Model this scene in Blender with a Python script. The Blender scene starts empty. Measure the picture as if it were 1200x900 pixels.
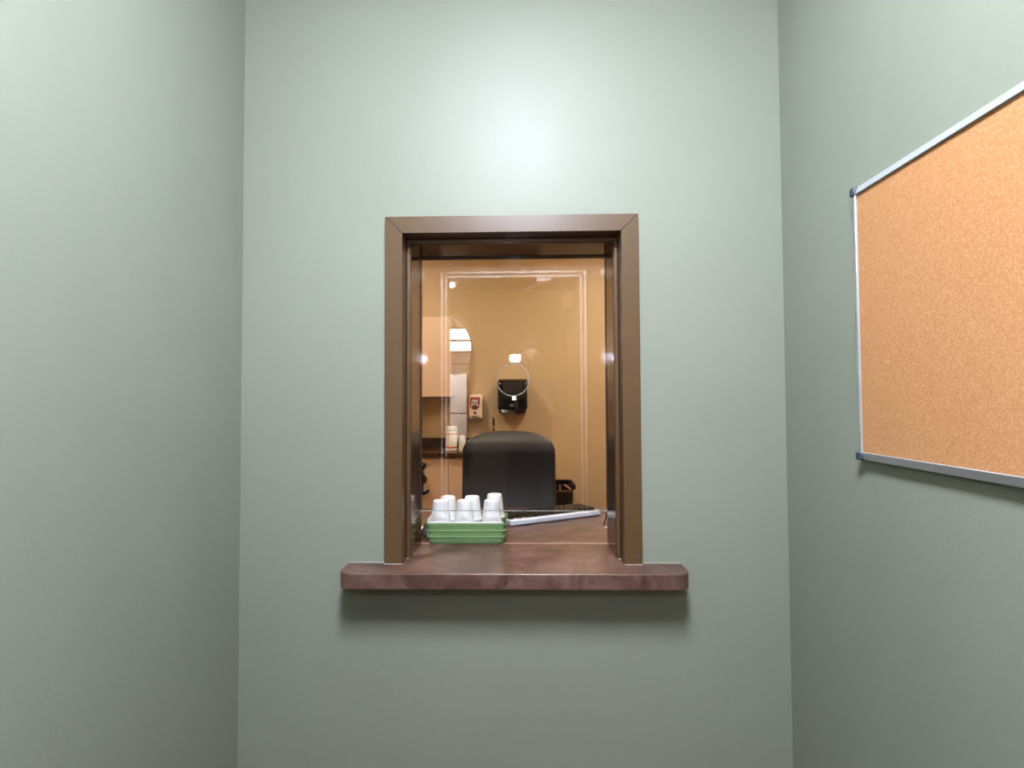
import bpy, bmesh, math, random
from mathutils import Vector, Matrix
random.seed(7)
scene = bpy.context.scene
C = scene.collection
H = 1.31                      # eye height of the camera above the floor
PI = math.pi

# ------------------------------------------------------------------ helpers
def BM():
    return bmesh.new()

def box(bm, x0, x1, y0, y1, z0, z1, mi=0):
    v = [bm.verts.new(p) for p in ((x0, y0, z0), (x1, y0, z0), (x1, y1, z0), (x0, y1, z0),
                                   (x0, y0, z1), (x1, y0, z1), (x1, y1, z1), (x0, y1, z1))]
    fs = []
    for q in ((0, 3, 2, 1), (4, 5, 6, 7), (0, 1, 5, 4), (1, 2, 6, 5), (2, 3, 7, 6), (3, 0, 4, 7)):
        f = bm.faces.new([v[i] for i in q]); f.material_index = mi; fs.append(f)
    return fs

def prism(bm, pts, axis, a, b):
    """extrude a 2-D outline along an axis; pts are the two other coordinates in x,y,z order"""
    def mk(p, t):
        return {'x': (t, p[0], p[1]), 'y': (p[0], t, p[1]), 'z': (p[0], p[1], t)}[axis]
    A = [bm.verts.new(mk(p, a)) for p in pts]
    B = [bm.verts.new(mk(p, b)) for p in pts]
    n = len(pts)
    bm.faces.new(A); bm.faces.new(B[::-1])
    for i in range(n):
        bm.faces.new((A[i], B[i], B[(i + 1) % n], A[(i + 1) % n]))

def tube(bm, pts, r, seg=10, closed=False):
    pts = [Vector(p) for p in pts]
    n = len(pts)
    rr = r if isinstance(r, (list, tuple)) else [r] * n
    rings = []
    up = None
    for i, p in enumerate(pts):
        if closed:
            d = pts[(i + 1) % n] - pts[i - 1]
        else:
            d = pts[min(i + 1, n - 1)] - pts[max(i - 1, 0)]
        d.normalize()
        if up is None:
            up = Vector((0, 0, 1)) if abs(d.z) < .9 else Vector((1, 0, 0))
        s = d.cross(up)
        if s.length < 1e-6:
            s = d.orthogonal()
        s.normalize(); up = s.cross(d).normalized()
        rings.append([bm.verts.new(p + (s * math.cos(2 * PI * k / seg) + up * math.sin(2 * PI * k / seg)) * rr[i]) for k in range(seg)])
    for i in range(n if closed else n - 1):
        A, B = rings[i], rings[(i + 1) % n]
        for k in range(seg):
            bm.faces.new((A[k], A[(k + 1) % seg], B[(k + 1) % seg], B[k]))
    if not closed:
        bm.faces.new(rings[0][::-1]); bm.faces.new(rings[-1])

def lathe(bm, prof, c=(0, 0, 0), seg=32, axis='z', ring=False):
    rings = []
    for r, h in prof:
        ring = []
        for k in range(seg):
            a = 2 * PI * k / seg
            u, w = r * math.cos(a), r * math.sin(a)
            p = (u, w, h) if axis == 'z' else ((u, h, w) if axis == 'y' else (h, u, w))
            ring.append(bm.verts.new((p[0] + c[0], p[1] + c[1], p[2] + c[2])))
        rings.append(ring)
    for A, B in zip(rings, rings[1:]):
        for k in range(seg):
            bm.faces.new((A[k], A[(k + 1) % seg], B[(k + 1) % seg], B[k]))
    if ring:
        for k in range(seg):
            bm.faces.new((rings[-1][k], rings[-1][(k + 1) % seg], rings[0][(k + 1) % seg], rings[0][k]))
        return
    bm.faces.new(rings[0][::-1]); bm.faces.new(rings[-1])

def ball(bm, c, r, seg=16, sx=1, sy=1, sz=1):
    m = Matrix.Translation(c) @ Matrix.Diagonal((sx * r, sy * r, sz * r, 1))
    bmesh.ops.create_uvsphere(bm, u_segments=seg, v_segments=max(8, seg // 2), radius=1, matrix=m)

def rrect(x0, x1, z0, z1, r, n=6, corners=(1, 1, 1, 1)):
    """rounded rectangle outline, corners: lower left, lower right, upper right, upper left"""
    out = []
    cs = ((x0 + r, z0 + r, PI, (x0, z0)), (x1 - r, z0 + r, 1.5 * PI, (x1, z0)), (x1 - r, z1 - r, 0, (x1, z1)), (x0 + r, z1 - r, .5 * PI, (x0, z1)))
    for (cx, cz, a0, sharp), on in zip(cs, corners):
        if not on:
            out.append(sharp); continue
        for k in range(n + 1):
            a = a0 + .5 * PI * k / n
            out.append((cx + r * math.cos(a), cz + r * math.sin(a)))
    return out

def origin(o):
    p = Vector((0, 0, 0))
    while o is not None:
        p += o.location; o = o.parent
    return p

def obj(name, bm, mats, parent=None, bevel=0, seg=2, smooth=True, local=False, angle=35):
    bmesh.ops.recalc_face_normals(bm, faces=bm.faces[:])
    if parent is not None and not local:
        bmesh.ops.translate(bm, vec=-origin(parent), verts=bm.verts[:])
    me = bpy.data.meshes.new(name)
    bm.to_mesh(me); bm.free()
    for m in (mats if isinstance(mats, (list, tuple)) else [mats]):
        me.materials.append(m)
    o = bpy.data.objects.new(name, me)
    C.objects.link(o)
    if parent is not None:
        o.parent = parent
    if bevel:
        b = o.modifiers.new('bevel', 'BEVEL'); b.width = bevel; b.segments = seg
        b.limit_method = 'ANGLE'; b.angle_limit = math.radians(30); b.harden_normals = False
    if smooth:
        for p in me.polygons:
            p.use_smooth = True
        try:
            me.set_sharp_from_angle(angle=math.radians(angle))
        except Exception:
            pass
    return o

def thing(name, label, cat, loc=(0, 0, 0), rotz=0, group=None):
    o = bpy.data.objects.new(name, None); C.objects.link(o)
    o.empty_display_size = .05
    o.location = loc; o.rotation_euler = (0, 0, rotz)
    tag(o, label, cat, group)
    return o

def tag(o, label, cat, group=None):
    o['label'] = label; o['category'] = cat
    if group:
        o['group'] = group
    return o

def struct(name, bm, m, parent=None, bevel=0, **k):
    o = obj(name, bm, m, parent, bevel, **k)
    if parent is None:
        o['kind'] = 'structure'
    return o

def copy_tree(o, parent=None):
    c = o.copy(); C.objects.link(c)
    if parent is not None:
        c.parent = parent
    for ch in list(o.children):
        copy_tree(ch, c)
    return c

# ------------------------------------------------------------------ materials
def srgb(r, g, b):
    f = lambda v: (v / 255 / 12.92) if v <= 10.3 else ((v / 255 + .055) / 1.055) ** 2.4
    return (f(r), f(g), f(b), 1)

def mat(name, col, rough=.5, metal=0, spec=.5, bump=0, bump_scale=200, coat=0, detail=2):
    m = bpy.data.materials.new(name); m.use_nodes = True
    nt = m.node_tree; b = nt.nodes['Principled BSDF']
    b.inputs['Base Color'].default_value = col if len(col) == 4 else (*col, 1)
    b.inputs['Roughness'].default_value = rough
    b.inputs['Metallic'].default_value = metal
    b.inputs['Specular IOR Level'].default_value = spec
    b.inputs['Coat Weight'].default_value = coat
    if bump:
        tc = nt.nodes.new('ShaderNodeTexCoord'); n = nt.nodes.new('ShaderNodeTexNoise')
        n.inputs['Scale'].default_value = bump_scale; n.inputs['Detail'].default_value = detail
        bp = nt.nodes.new('ShaderNodeBump'); bp.inputs['Strength'].default_value = bump; bp.inputs['Distance'].default_value = .002
        nt.links.new(tc.outputs['Object'], n.inputs['Vector'])
        nt.links.new(n.outputs['Fac'], bp.inputs['Height'])
        nt.links.new(bp.outputs['Normal'], b.inputs['Normal'])
    return m

def noisy(name, stops, scale, rough=.4, detail=6, bump=0, spec=.5, distortion=.3, rough2=None):
    """colour from a noise through a ramp"""
    m = mat(name, stops[0][1], rough, spec=spec)
    nt = m.node_tree; b = nt.nodes['Principled BSDF']
    tc = nt.nodes.new('ShaderNodeTexCoord'); n = nt.nodes.new('ShaderNodeTexNoise')
    n.inputs['Scale'].default_value = scale; n.inputs['Detail'].default_value = detail; n.inputs['Distortion'].default_value = distortion
    n.inputs['Roughness'].default_value = .65
    r = nt.nodes.new('ShaderNodeValToRGB')
    while len(r.color_ramp.elements) < len(stops):
        r.color_ramp.elements.new(.5)
    for e, (p, c) in zip(r.color_ramp.elements, stops):
        e.position = p; e.color = c
    nt.links.new(tc.outputs['Object'], n.inputs['Vector'])
    nt.links.new(n.outputs['Fac'], r.inputs['Fac'])
    nt.links.new(r.outputs['Color'], b.inputs['Base Color'])
    if bump:
        bp = nt.nodes.new('ShaderNodeBump'); bp.inputs['Strength'].default_value = bump; bp.inputs['Distance'].default_value = .002
        nt.links.new(n.outputs['Fac'], bp.inputs['Height']); nt.links.new(bp.outputs['Normal'], b.inputs['Normal'])
    m['_ramp'] = 1
    return m

def emit(name, col, strength):
    m = bpy.data.materials.new(name); m.use_nodes = True
    nt = m.node_tree; nt.nodes.clear()
    o = nt.nodes.new('ShaderNodeOutputMaterial'); e = nt.nodes.new('ShaderNodeEmission')
    e.inputs['Color'].default_value = (*col, 1); e.inputs['Strength'].default_value = strength
    nt.links.new(e.outputs['Emission'], o.inputs['Surface'])
    return m

def glass(name, tint=(1, 1, 1), ior=1.5):
    """thin architectural glass: transparent with a Fresnel reflection on each face"""
    m = bpy.data.materials.new(name); m.use_nodes = True
    nt = m.node_tree; nt.nodes.clear(); N = nt.nodes.new; L = nt.links.new
    out = N('ShaderNodeOutputMaterial'); mix = N('ShaderNodeMixShader')
    tr = N('ShaderNodeBsdfTransparent'); tr.inputs['Color'].default_value = (*tint, 1)
    gl = N('ShaderNodeBsdfGlossy'); gl.inputs['Roughness'].default_value = 0.0
    fr = N('ShaderNodeFresnel'); geo = N('ShaderNodeNewGeometry')
    mx = N('ShaderNodeMix'); mx.data_type = 'FLOAT'
    mx.inputs['A'].default_value = ior; mx.inputs['B'].default_value = 1 / ior
    L(geo.outputs['Backfacing'], mx.inputs['Factor']); L(mx.outputs['Result'], fr.inputs['IOR'])
    L(fr.outputs['Fac'], mix.inputs['Fac']); L(tr.outputs[0], mix.inputs[1]); L(gl.outputs[0], mix.inputs[2])
    L(mix.outputs[0], out.inputs['Surface'])
    return m

def wall_paint(name, col, rough=.42, bump=.25, spec=.5):
    """roller-textured eggshell paint with faint wear"""
    m = mat(name, col, rough, spec=spec)
    nt = m.node_tree; b = nt.nodes['Principled BSDF']; N = nt.nodes.new; L = nt.links.new
    tc = N('ShaderNodeTexCoord'); n = N('ShaderNodeTexNoise'); n.inputs['Scale'].default_value = 160; n.inputs['Detail'].default_value = 3
    bp = N('ShaderNodeBump'); bp.inputs['Strength'].default_value = bump; bp.inputs['Distance'].default_value = .0012
    L(tc.outputs['Object'], n.inputs['Vector']); L(n.outputs['Fac'], bp.inputs['Height']); L(bp.outputs['Normal'], b.inputs['Normal'])
    n2 = N('ShaderNodeTexNoise'); n2.inputs['Scale'].default_value = 1.6; n2.inputs['Detail'].default_value = 4
    r = N('ShaderNodeValToRGB'); r.color_ramp.elements[0].position = .3; r.color_ramp.elements[1].position = .7
    c0 = tuple(v * .96 for v in col[:3]) + (1,); c1 = tuple(min(1, v * 1.03) for v in col[:3]) + (1,)
    r.color_ramp.elements[0].color = c0; r.color_ramp.elements[1].color = c1
    L(tc.outputs['Object'], n2.inputs['Vector']); L(n2.outputs['Fac'], r.inputs['Fac']); L(r.outputs['Color'], b.inputs['Base Color'])
    n3 = N('ShaderNodeTexNoise'); n3.inputs['Scale'].default_value = 5; n3.inputs['Detail'].default_value = 3
    mr = N('ShaderNodeMapRange'); mr.inputs['To Min'].default_value = rough - .04; mr.inputs['To Max'].default_value = rough + .05
    L(tc.outputs['Object'], n3.inputs['Vector']); L(n3.outputs['Fac'], mr.inputs['Value']); L(mr.outputs['Result'], b.inputs['Roughness'])
    return m

GREEN = wall_paint('sage_paint', srgb(121, 124, 110), rough=.48, spec=.3)
TAN = wall_paint('tan_paint', srgb(212, 186, 146), rough=.5)
CEIL = wall_paint('ceiling_white', srgb(235, 235, 232), rough=.8)
HALLP = wall_paint('hall_paint', srgb(62, 50, 38), rough=.7)
FLOOR = noisy('brown_vinyl', [(.3, srgb(84, 54, 28)), (.7, srgb(98, 66, 36))], 3, rough=.45)
BRONZE = mat('bronze_metal_paint', srgb(80, 58, 35), .30, spec=.5, bump=.10, bump_scale=900)
BRONZEJ = mat('bronze_jamb_paint', srgb(72, 48, 31), .13, spec=.7)
DARKGAP = mat('dark_gasket', srgb(18, 14, 10), .6)
CAULK = mat('white_caulk', srgb(160, 158, 148), .6)
SCREW = mat('screw_metal', srgb(120, 105, 90), .35, metal=.8)
GLASS = glass('clear_glass', ior=1.6)
EDGE = mat('polished_glass_edge', srgb(150, 154, 150), .25)
ALU = mat('brushed_aluminium', srgb(182, 184, 186), .38, metal=.55)
CAP = mat('slate_plastic', srgb(50, 54, 66), .45)
BLACKP = mat('black_plastic', srgb(16, 16, 18), .18)
BLACKM = mat('matt_black_plastic', srgb(20, 20, 21), .5)
LEATHER = mat('black_leather', srgb(38, 34, 32), .52, bump=.35, bump_scale=330, detail=3)
PEACH = mat('pale_peach_laminate', srgb(232, 200, 170), .38)
PEACHD = mat('cabinet_carcass', srgb(206, 172, 140), .5)
FOAM = mat('white_foam', srgb(212, 209, 204), .55, bump=.1, bump_scale=500)
WHITEP = mat('white_plastic', srgb(240, 238, 232), .35)
GREENP = mat('green_plastic', srgb(94, 121, 76), .4)
SILVERP = mat('silver_plastic', srgb(178, 182, 188), .4)
KEYS = mat('dark_keys', srgb(38, 31, 26), .28)
LEGEND = mat('pale_print', srgb(200, 200, 195), .5)
NAVY = mat('navy_enamel', srgb(16, 22, 62), .25)
REDP = mat('red_label', srgb(172, 40, 24), .4)
ORANGE = mat('orange_band', srgb(226, 104, 34), .45)
CREAM = mat('cream_plastic', srgb(235, 212, 190), .4)
CHROME = mat('chrome', srgb(210, 208, 205), .12, metal=1)
DARKCHROME = mat('dark_faucet', srgb(40, 30, 22), .3)
GREYP = mat('grey_print', srgb(120, 132, 150), .5)
WHITEPAPER = mat('white_panel', srgb(238, 240, 242), .45)
STEELW = mat('steel_wire', srgb(70, 68, 68), .3, metal=.8)
WOODB = mat('brown_handle', srgb(70, 50, 34), .5)

def laminate(name, a, b_, c, rough):
    """mottled brown laminate with dark specks"""
    m = mat(name, a, rough)
    nt = m.node_tree; b = nt.nodes['Principled BSDF']; N = nt.nodes.new; L = nt.links.new
    tc = N('ShaderNodeTexCoord')
    n1 = N('ShaderNodeTexNoise'); n1.inputs['Scale'].default_value = 11; n1.inputs['Detail'].default_value = 8; n1.inputs['Roughness'].default_value = .7; n1.inputs['Distortion'].default_value = .6
    r1 = N('ShaderNodeValToRGB'); e = r1.color_ramp.elements
    e[0].position = .34; e[0].color = c; e[1].position = .64; e[1].color = b_
    k = e.new(.5); k.color = a
    n2 = N('ShaderNodeTexNoise'); n2.inputs['Scale'].default_value = 85; n2.inputs['Detail'].default_value = 3
    r2 = N('ShaderNodeValToRGB'); r2.color_ramp.elements[0].position = .64; r2.color_ramp.elements[0].color = (0, 0, 0, 1); r2.color_ramp.elements[1].position = .74; r2.color_ramp.elements[1].color = (1, 1, 1, 1)
    mx = N('ShaderNodeMix'); mx.data_type = 'RGBA'; mx.inputs['B'].default_value = tuple(v * .45 for v in c[:3]) + (1,)
    for n in (n1, n2):
        L(tc.outputs['Object'], n.inputs['Vector'])
    L(n1.outputs['Fac'], r1.inputs['Fac']); L(n2.outputs['Fac'], r2.inputs['Fac'])
    L(r2.outputs['Color'], mx.inputs['Factor']); L(r1.outputs['Color'], mx.inputs['A']); L(mx.outputs['Result'], b.inputs['Base Color'])
    return m
LAM = laminate('brown_laminate', srgb(81, 56, 47), srgb(102, 77, 68), srgb(54, 35, 29), .33)
LAMDARK = laminate('dark_laminate', srgb(66, 38, 22), srgb(78, 48, 30), srgb(46, 26, 15), .3)

def cork_mat():
    m = mat('cork', srgb(205, 158, 106), .85, spec=.25)
    nt = m.node_tree; b = nt.nodes['Principled BSDF']; N = nt.nodes.new; L = nt.links.new
    tc = N('ShaderNodeTexCoord')
    v = N('ShaderNodeTexVoronoi'); v.inputs['Scale'].default_value = 420
    n = N('ShaderNodeTexNoise'); n.inputs['Scale'].default_value = 300; n.inputs['Detail'].default_value = 5; n.inputs['Roughness'].default_value = .7
    n2 = N('ShaderNodeTexNoise'); n2.inputs['Scale'].default_value = 520; n2.inputs['Detail'].default_value = 2
    bw = N('ShaderNodeRGBToBW')
    ma = N('ShaderNodeMath'); ma.operation = 'ADD'; mb = N('ShaderNodeMath'); mb.operation = 'MULTIPLY_ADD'; mb.inputs[1].default_value = .22
    for t in (v, n, n2):
        L(tc.outputs['Object'], t.inputs['Vector'])
    L(v.outputs['Color'], bw.inputs[0]); L(bw.outputs[0], mb.inputs[0]); L(n.outputs['Fac'], mb.inputs[2])
    mc = N('ShaderNodeMath'); mc.operation = 'MULTIPLY_ADD'; mc.inputs[1].default_value = .5; L(n2.outputs['Fac'], mc.inputs[0]); L(mb.outputs[0], mc.inputs[2])
    r = N('ShaderNodeValToRGB'); e = r.color_ramp.elements
    e[0].position = .60; e[0].color = srgb(150, 101, 62); e[1].position = 1.05 - .05; e[1].color = srgb(176, 131, 90)
    k = e.new(.80); k.color = srgb(162, 113, 72); k = e.new(.9); k.color = srgb(168, 119, 77)
    L(mc.outputs[0], r.inputs['Fac']); L(r.outputs['Color'], b.inputs['Base Color'])
    bp = N('ShaderNodeBump'); bp.inputs['Strength'].default_value = .3; bp.inputs['Distance'].default_value = .001
    L(mc.outputs[0], bp.inputs['Height']); L(bp.outputs['Normal'], b.inputs['Normal'])
    return m
CORK = cork_mat()

# ------------------------------------------------------------------ the booth
XL, XR = -.8055, .7225          # side walls of the booth
YW = 1.485                      # painted face of the wall with the service window
YD = -.41                       # inner face of the wall behind the photographer
CZ = 2.76                       # booth ceiling
ZS = H - .453                   # top of the counter ledge
ox0, ox1, oz1 = -.3445, .2725, H + .4725      # hole in the wall
# wall with the window: green on the booth side, tan on the office side
bm = BM()
OX0, OX1, OZ = -2.3, 1.35, 2.92
YB = 1.685
hz0 = ZS - .0425
for (x0, x1, z0, z1) in ((XL - .12, ox0, 0, CZ), (ox1, XR + .12, 0, CZ), (ox0, ox1, oz1, CZ), (ox0, ox1, 0, hz0)):
    box(bm, x0, x1, YW, YB - .06, z0, z1, 0)
for (x0, x1, z0, z1) in ((OX0, ox0, 0, OZ), (ox1, OX1, 0, OZ), (ox0, ox1, oz1, OZ), (ox0, ox1, 0, hz0)):
    box(bm, x0, x1, YB - .06, YB, z0, z1, 1)
struct('wall_front', bm, [GREEN, TAN], smooth=False)
bm = BM(); box(bm, XL - .12, XL, YD - .12, YW, 0, CZ); struct('wall_left', bm, GREEN, smooth=False)
bm = BM(); box(bm, XR, XR + .12, YD - .12, YW, 0, CZ); struct('wall_right', bm, GREEN, smooth=False)
# wall behind the camera with a doorway to the hall
dx0, dx1, dz1 = -.545, .39, H + .862
bm = BM()
box(bm, XL, dx0 - .012, YD - .12, YD, 0, CZ); box(bm, dx1 + .012, XR, YD - .12, YD, 0, CZ); box(bm, dx0 - .012, dx1 + .012, YD - .12, YD, dz1 + .012, CZ)
struct('wall_rear', bm, HALLP, smooth=False)  # dark colour stands in for the wall's dimness and cuts bounce light
bm = BM(); box(bm, XL - .12, XR + .12, YD - .12, YW, -.1, 0); struct('floor', bm, FLOOR, smooth=False)
bm = BM(); box(bm, XL - .12, XR + .12, YD - .12, YW, CZ, CZ + .1); struct('ceiling', bm, CEIL, smooth=False)

# ------------------------------------------------------------------ service window
win = bpy.data.objects.new('window_1', None); C.objects.link(win); win.location = (-.036, YW, ZS)
win['kind'] = 'structure'; win['label'] = 'brown metal framed service window with a speak-through hole in its glass'
FX0, FX1, FZ1 = -.392, .320, H + .5185        # outer edge of the face
IX0, IX1, IZ1 = -.343, .271, H + .471         # inner edge of the face
JX0, JX1, JZ1 = -.330, .2575, H + .4545       # clear opening
yf = 1.470
g = .0006
bm = BM()      # mitred face pieces, each with its return
prism(bm, [(FX0, ZS), (IX0, ZS), (IX0, IZ1), (FX0, FZ1)], 'y', yf, YW)
box(bm, ox0, IX0, YW, 1.527, ZS, IZ1)
obj('casing', bm, BRONZE, win, .0022)
bm = BM()
prism(bm, [(FX1, ZS), (FX1, FZ1), (IX1, IZ1), (IX1, ZS)], 'y', yf, YW)
box(bm, IX1, ox1, YW, 1.527, ZS, IZ1)
obj('casing', bm, BRONZE, win, .0022)
bm = BM()
prism(bm, [(FX0 + g * 2, FZ1), (IX0 + g * 2, IZ1), (IX1 - g * 2, IZ1), (FX1 - g * 2, FZ1)], 'y', yf, YW)
box(bm, ox0, ox1, YW, 1.527, IZ1, oz1)
obj('casing', bm, BRONZE, win, .0022)
# stops and jambs behind the face
bm = BM(); box(bm, ox0, JX0, 1.527, 1.6885, ZS, JZ1); obj('jamb', bm, BRONZEJ, win, .0035, seg=3)
bm = BM(); box(bm, JX1, ox1, 1.527, 1.6885, ZS, JZ1); obj('jamb', bm, BRONZEJ, win, .0035, seg=3)
bm = BM(); box(bm, ox0, ox1, 1.5285, 1.6885, JZ1, oz1); obj('head_jamb', bm, BRONZEJ, win, .0035, seg=3)
# shallow raised lip along the front of the jamb
bm = BM()
box(bm, IX0 + .0015, JX0 - .0025, 1.5225, 1.5275, ZS, JZ1 + .003)
box(bm, JX1 + .0025, IX1 - .0015, 1.5225, 1.5275, ZS, JZ1 + .003)
box(bm, IX0 + .0015, IX1 - .0015, 1.5225, 1.5275, JZ1 + .003, IZ1 - .004)
obj('stop_moulding', bm, BRONZE, win, .0015)
# gasket behind the glass
GY = 1.655
bm = BM()
gz0 = H - .3445
box(bm, JX0, JX0 + .001, GY + .0065, 1.688, gz0, JZ1); box(bm, JX1 - .001, JX1, GY + .0065, 1.688, gz0, JZ1)
box(bm, JX0 + .001, JX1 - .001, GY + .0065, 1.688, JZ1 - .003, JZ1)
obj('gasket', bm, DARKGAP, win)
# glass with the round hole
hc, hr = (-.037, H + .0628), .0505
def pane(x0, x1, z0, z1, y0, y1, c=None, r=0):
    bm = BM()
    o = [bm.verts.new((x, y0, z)) for x, z in ((x0, z0), (x1, z0), (x1, z1), (x0, z1))]
    ed = [bm.edges.new((o[i], o[(i + 1) % 4])) for i in range(4)]
    if c:
        ci = [bm.verts.new((c[0] + r * math.cos(2 * PI * k / 64), y0, c[1] + r * math.sin(2 * PI * k / 64))) for k in range(64)]
        ed += [bm.edges.new((ci[i], ci[(i + 1) % 64])) for i in range(64)]
    bmesh.ops.triangle_fill(bm, edges=ed, use_beauty=True)
    ext = bmesh.ops.extrude_face_region(bm, geom=bm.faces[:])
    bmesh.ops.translate(bm, vec=(0, y1 - y0, 0), verts=[v for v in ext['geom'] if isinstance(v, bmesh.types.BMVert)])
    return bm
gp = obj('glass_pane', pane(JX0, JX1, gz0, JZ1, GY, GY + .006, hc, hr), GLASS, win, smooth=False)
bm = BM(); box(bm, JX0 + .0005, JX1 - .0005, GY + .0005, GY + .0055, gz0 - .0016, gz0)
obj('polished_edge', bm, EDGE, gp)
bm = BM(); tube(bm, [(hc[0] + hr * math.cos(2 * PI * k / 72), GY + .003, hc[1] + hr * math.sin(2 * PI * k / 72)) for k in range(72)], .0010, 6, True)
o = obj('speak_hole_rim', bm, EDGE, gp); o['label'] = 'thin bright rim around the round speak hole'
bm = BM(); box(bm, -.0333 - .0062, -.0333 + .0062, GY - .006, GY - .0005, H + .0055 - .007, H + .0055 + .0055)
o = obj('hole_clip', bm, mat('clear_plastic_clip', srgb(214, 196, 176), .3), gp, .0012)
bm = BM(); tube(bm, [(-.0333, GY - .0062, H + .005), (-.0333, GY - .0072, H + .005)], .0018, 10)
obj('clip_screw', bm, SCREW, gp)
# screws at the foot of the face, white caulk lines
for x in (-.382, .3095):
    bm = BM(); lathe(bm, [(.0001, -.0012), (.003, -.0012), (.0038, 0), (.0001, .0001)], (x, yf, ZS + .018), 14, 'y'); obj('screw', bm, SCREW, win)
for x0, x1, y0, y1 in ((FX0, IX0, yf - .0012, yf + .001), (IX1, FX1, yf - .0012, yf + .001), (IX0, JX0 - .002, 1.520, 1.5235), (JX1 + .002, IX1, 1.520, 1.5235)):
    bm = BM(); box(bm, x0, x1, y0, y1, ZS, ZS + .0012); obj('caulk_line', bm, CAULK, win)

# ------------------------------------------------------------------ counter ledge
LX0, LX1, LY0 = -.4955, .4285, 1.3885
def ledge_pts():
    r = .034
    p = []
    for k in range(9):
        a = PI + .5 * PI * k / 8
        p.append((LX0 + r + r * math.cos(a), LY0 + r + r * math.sin(a)))
    for k in range(9):
        a = 1.5 * PI + .5 * PI * k / 8
        p.append((LX1 - r + r * math.cos(a), LY0 + r + r * math.sin(a)))
    p += [(LX1, YW), (ox1 - .001, YW), (ox1 - .001, 1.681), (ox0 + .001, 1.681), (ox0 + .001, YW), (LX0, YW)]
    return p
bm = BM(); prism(bm, ledge_pts(), 'z', ZS - .041, ZS)
ledge = thing('counter_ledge', 'mottled brown laminate counter ledge with rounded corners below the service window', 'counter', (-.034, YW, ZS - .041))
obj('ledge_top', bm, LAM, ledge, .0016)
for x0, x1 in ((LX0 + .004, FX0), (FX1, LX1 - .004)):
    bm = BM(); box(bm, x0, x1, YW - .002, YW, ZS, ZS + .0012); obj('caulk_line', bm, CAULK, ledge)

# ------------------------------------------------------------------ cork board on the right wall
bx = .705
by1, by0, bz0, bz1 = 1.146, .232, H - .1295, H + .4486
fw = .0165
board = thing('cork_board', 'large cork notice board in a silver frame on the right wall', 'notice board', (XR, (by0 + by1) / 2, bz0))
bm = BM(); box(bm, bx + .003, XR - .001, by0 + .008, by1 - .008, bz0 + .008, bz1 - .008); obj('cork_panel', bm, CORK, board, smooth=False)
# each rail slopes back from its inner to its outer edge
xi, xo = bx - .002, bx + .0042
for outer, inner, lo_, hi_ in ((bz1, bz1 - fw, by0, by1), (bz0, bz0 + fw, by0, by1)):
    bm = BM(); sec = [(XR, outer), (xo, outer), (xi, inner), (XR, inner)]
    A = [bm.verts.new((x, lo_, z)) for x, z in sec]; B = [bm.verts.new((x, hi_, z)) for x, z in sec]
    bm.faces.new(A); bm.faces.new(B[::-1])
    for k in range(4):
        bm.faces.new((A[k], A[(k + 1) % 4], B[(k + 1) % 4], B[k]))
    obj('frame_rail', bm, ALU, board, .0012)
for outer, inner in ((by0, by0 + fw), (by1, by1 - fw)):
    bm = BM(); sec = [(XR, outer), (xo, outer), (xi, inner), (XR, inner)]
    A = [bm.verts.new((x, y, bz0 + fw)) for x, y in sec]; B = [bm.verts.new((x, y, bz1 - fw)) for x, y in sec]
    bm.faces.new(A); bm.faces.new(B[::-1])
    for k in range(4):
        bm.faces.new((A[k], A[(k + 1) % 4], B[(k + 1) % 4], B[k]))
    obj('frame_rail', bm, ALU, board, .0012)
for y, z in ((by1, bz1), (by1, bz0), (by0, bz1), (by0, bz0)):
    sy = -1 if y == by1 else 1; sz = -1 if z == bz1 else 1
    ya, yb = sorted((y - sy * .0012, y + sy * .0175)); za, zb = sorted((z - sz * .0012, z + sz * .0175))
    bm = BM(); box(bm, bx - .004, XR - .0005, ya, yb, za, zb); obj('corner_cap', bm, CAP, board, .004, seg=3)

# ------------------------------------------------------------------ booth ceiling light
LAMP = emit('lamp_diffuser', (.94, 1.03, 1.21), 193)
cl = thing('ceiling_light', 'long rectangular ceiling panel light in the green booth', 'ceiling light', (.0, .12, CZ))
bm = BM(); pw, pl0, pl1 = .15, -.20, .44
for x0, x1, y0, y1 in ((-pw - .02, -pw, pl0 - .02, pl1 + .02), (pw, pw + .02, pl0 - .02, pl1 + .02), (-pw, pw, pl0 - .02, pl0), (-pw, pw, pl1, pl1 + .02)):
    box(bm, x0, x1, y0, y1, CZ - .016, CZ - .0005)
obj('frame', bm, WHITEP, cl, .002)
bm = BM(); box(bm, -pw, pw, pl0, pl1, CZ - .058, CZ - .001); obj('diffuser', bm, LAMP, cl, .02, seg=3)

# ------------------------------------------------------------------ office behind the window
OY = 5.40
bm = BM(); box(bm, OX0, OX1, OY, OY + .1, 0, OZ); struct('wall_far', bm, TAN, smooth=False)
bm = BM(); box(bm, OX0 - .1, OX0, YB, OY + .1, 0, OZ); struct('wall_office_left', bm, TAN, smooth=False)
bm = BM(); box(bm, OX1, OX1 + .1, YB, OY + .1, 0, OZ); struct('wall_office_right', bm, TAN, smooth=False)
bm = BM(); box(bm, OX0 - .1, OX1 + .1, YB, OY + .1, -.1, 0); struct('floor_office', bm, FLOOR, smooth=False)
bm = BM(); box(bm, OX0 - .1, OX1 + .1, YB, OY + .1, OZ, OZ + .1); struct('ceiling_office', bm, CEIL, smooth=False)
OLAMP = emit('office_lamp', (1.0, .86, .675), 310)
olabels = ('square ceiling light over the left of the office', 'square ceiling light over the right of the office', 'square ceiling light over the desk behind the window')
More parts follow.
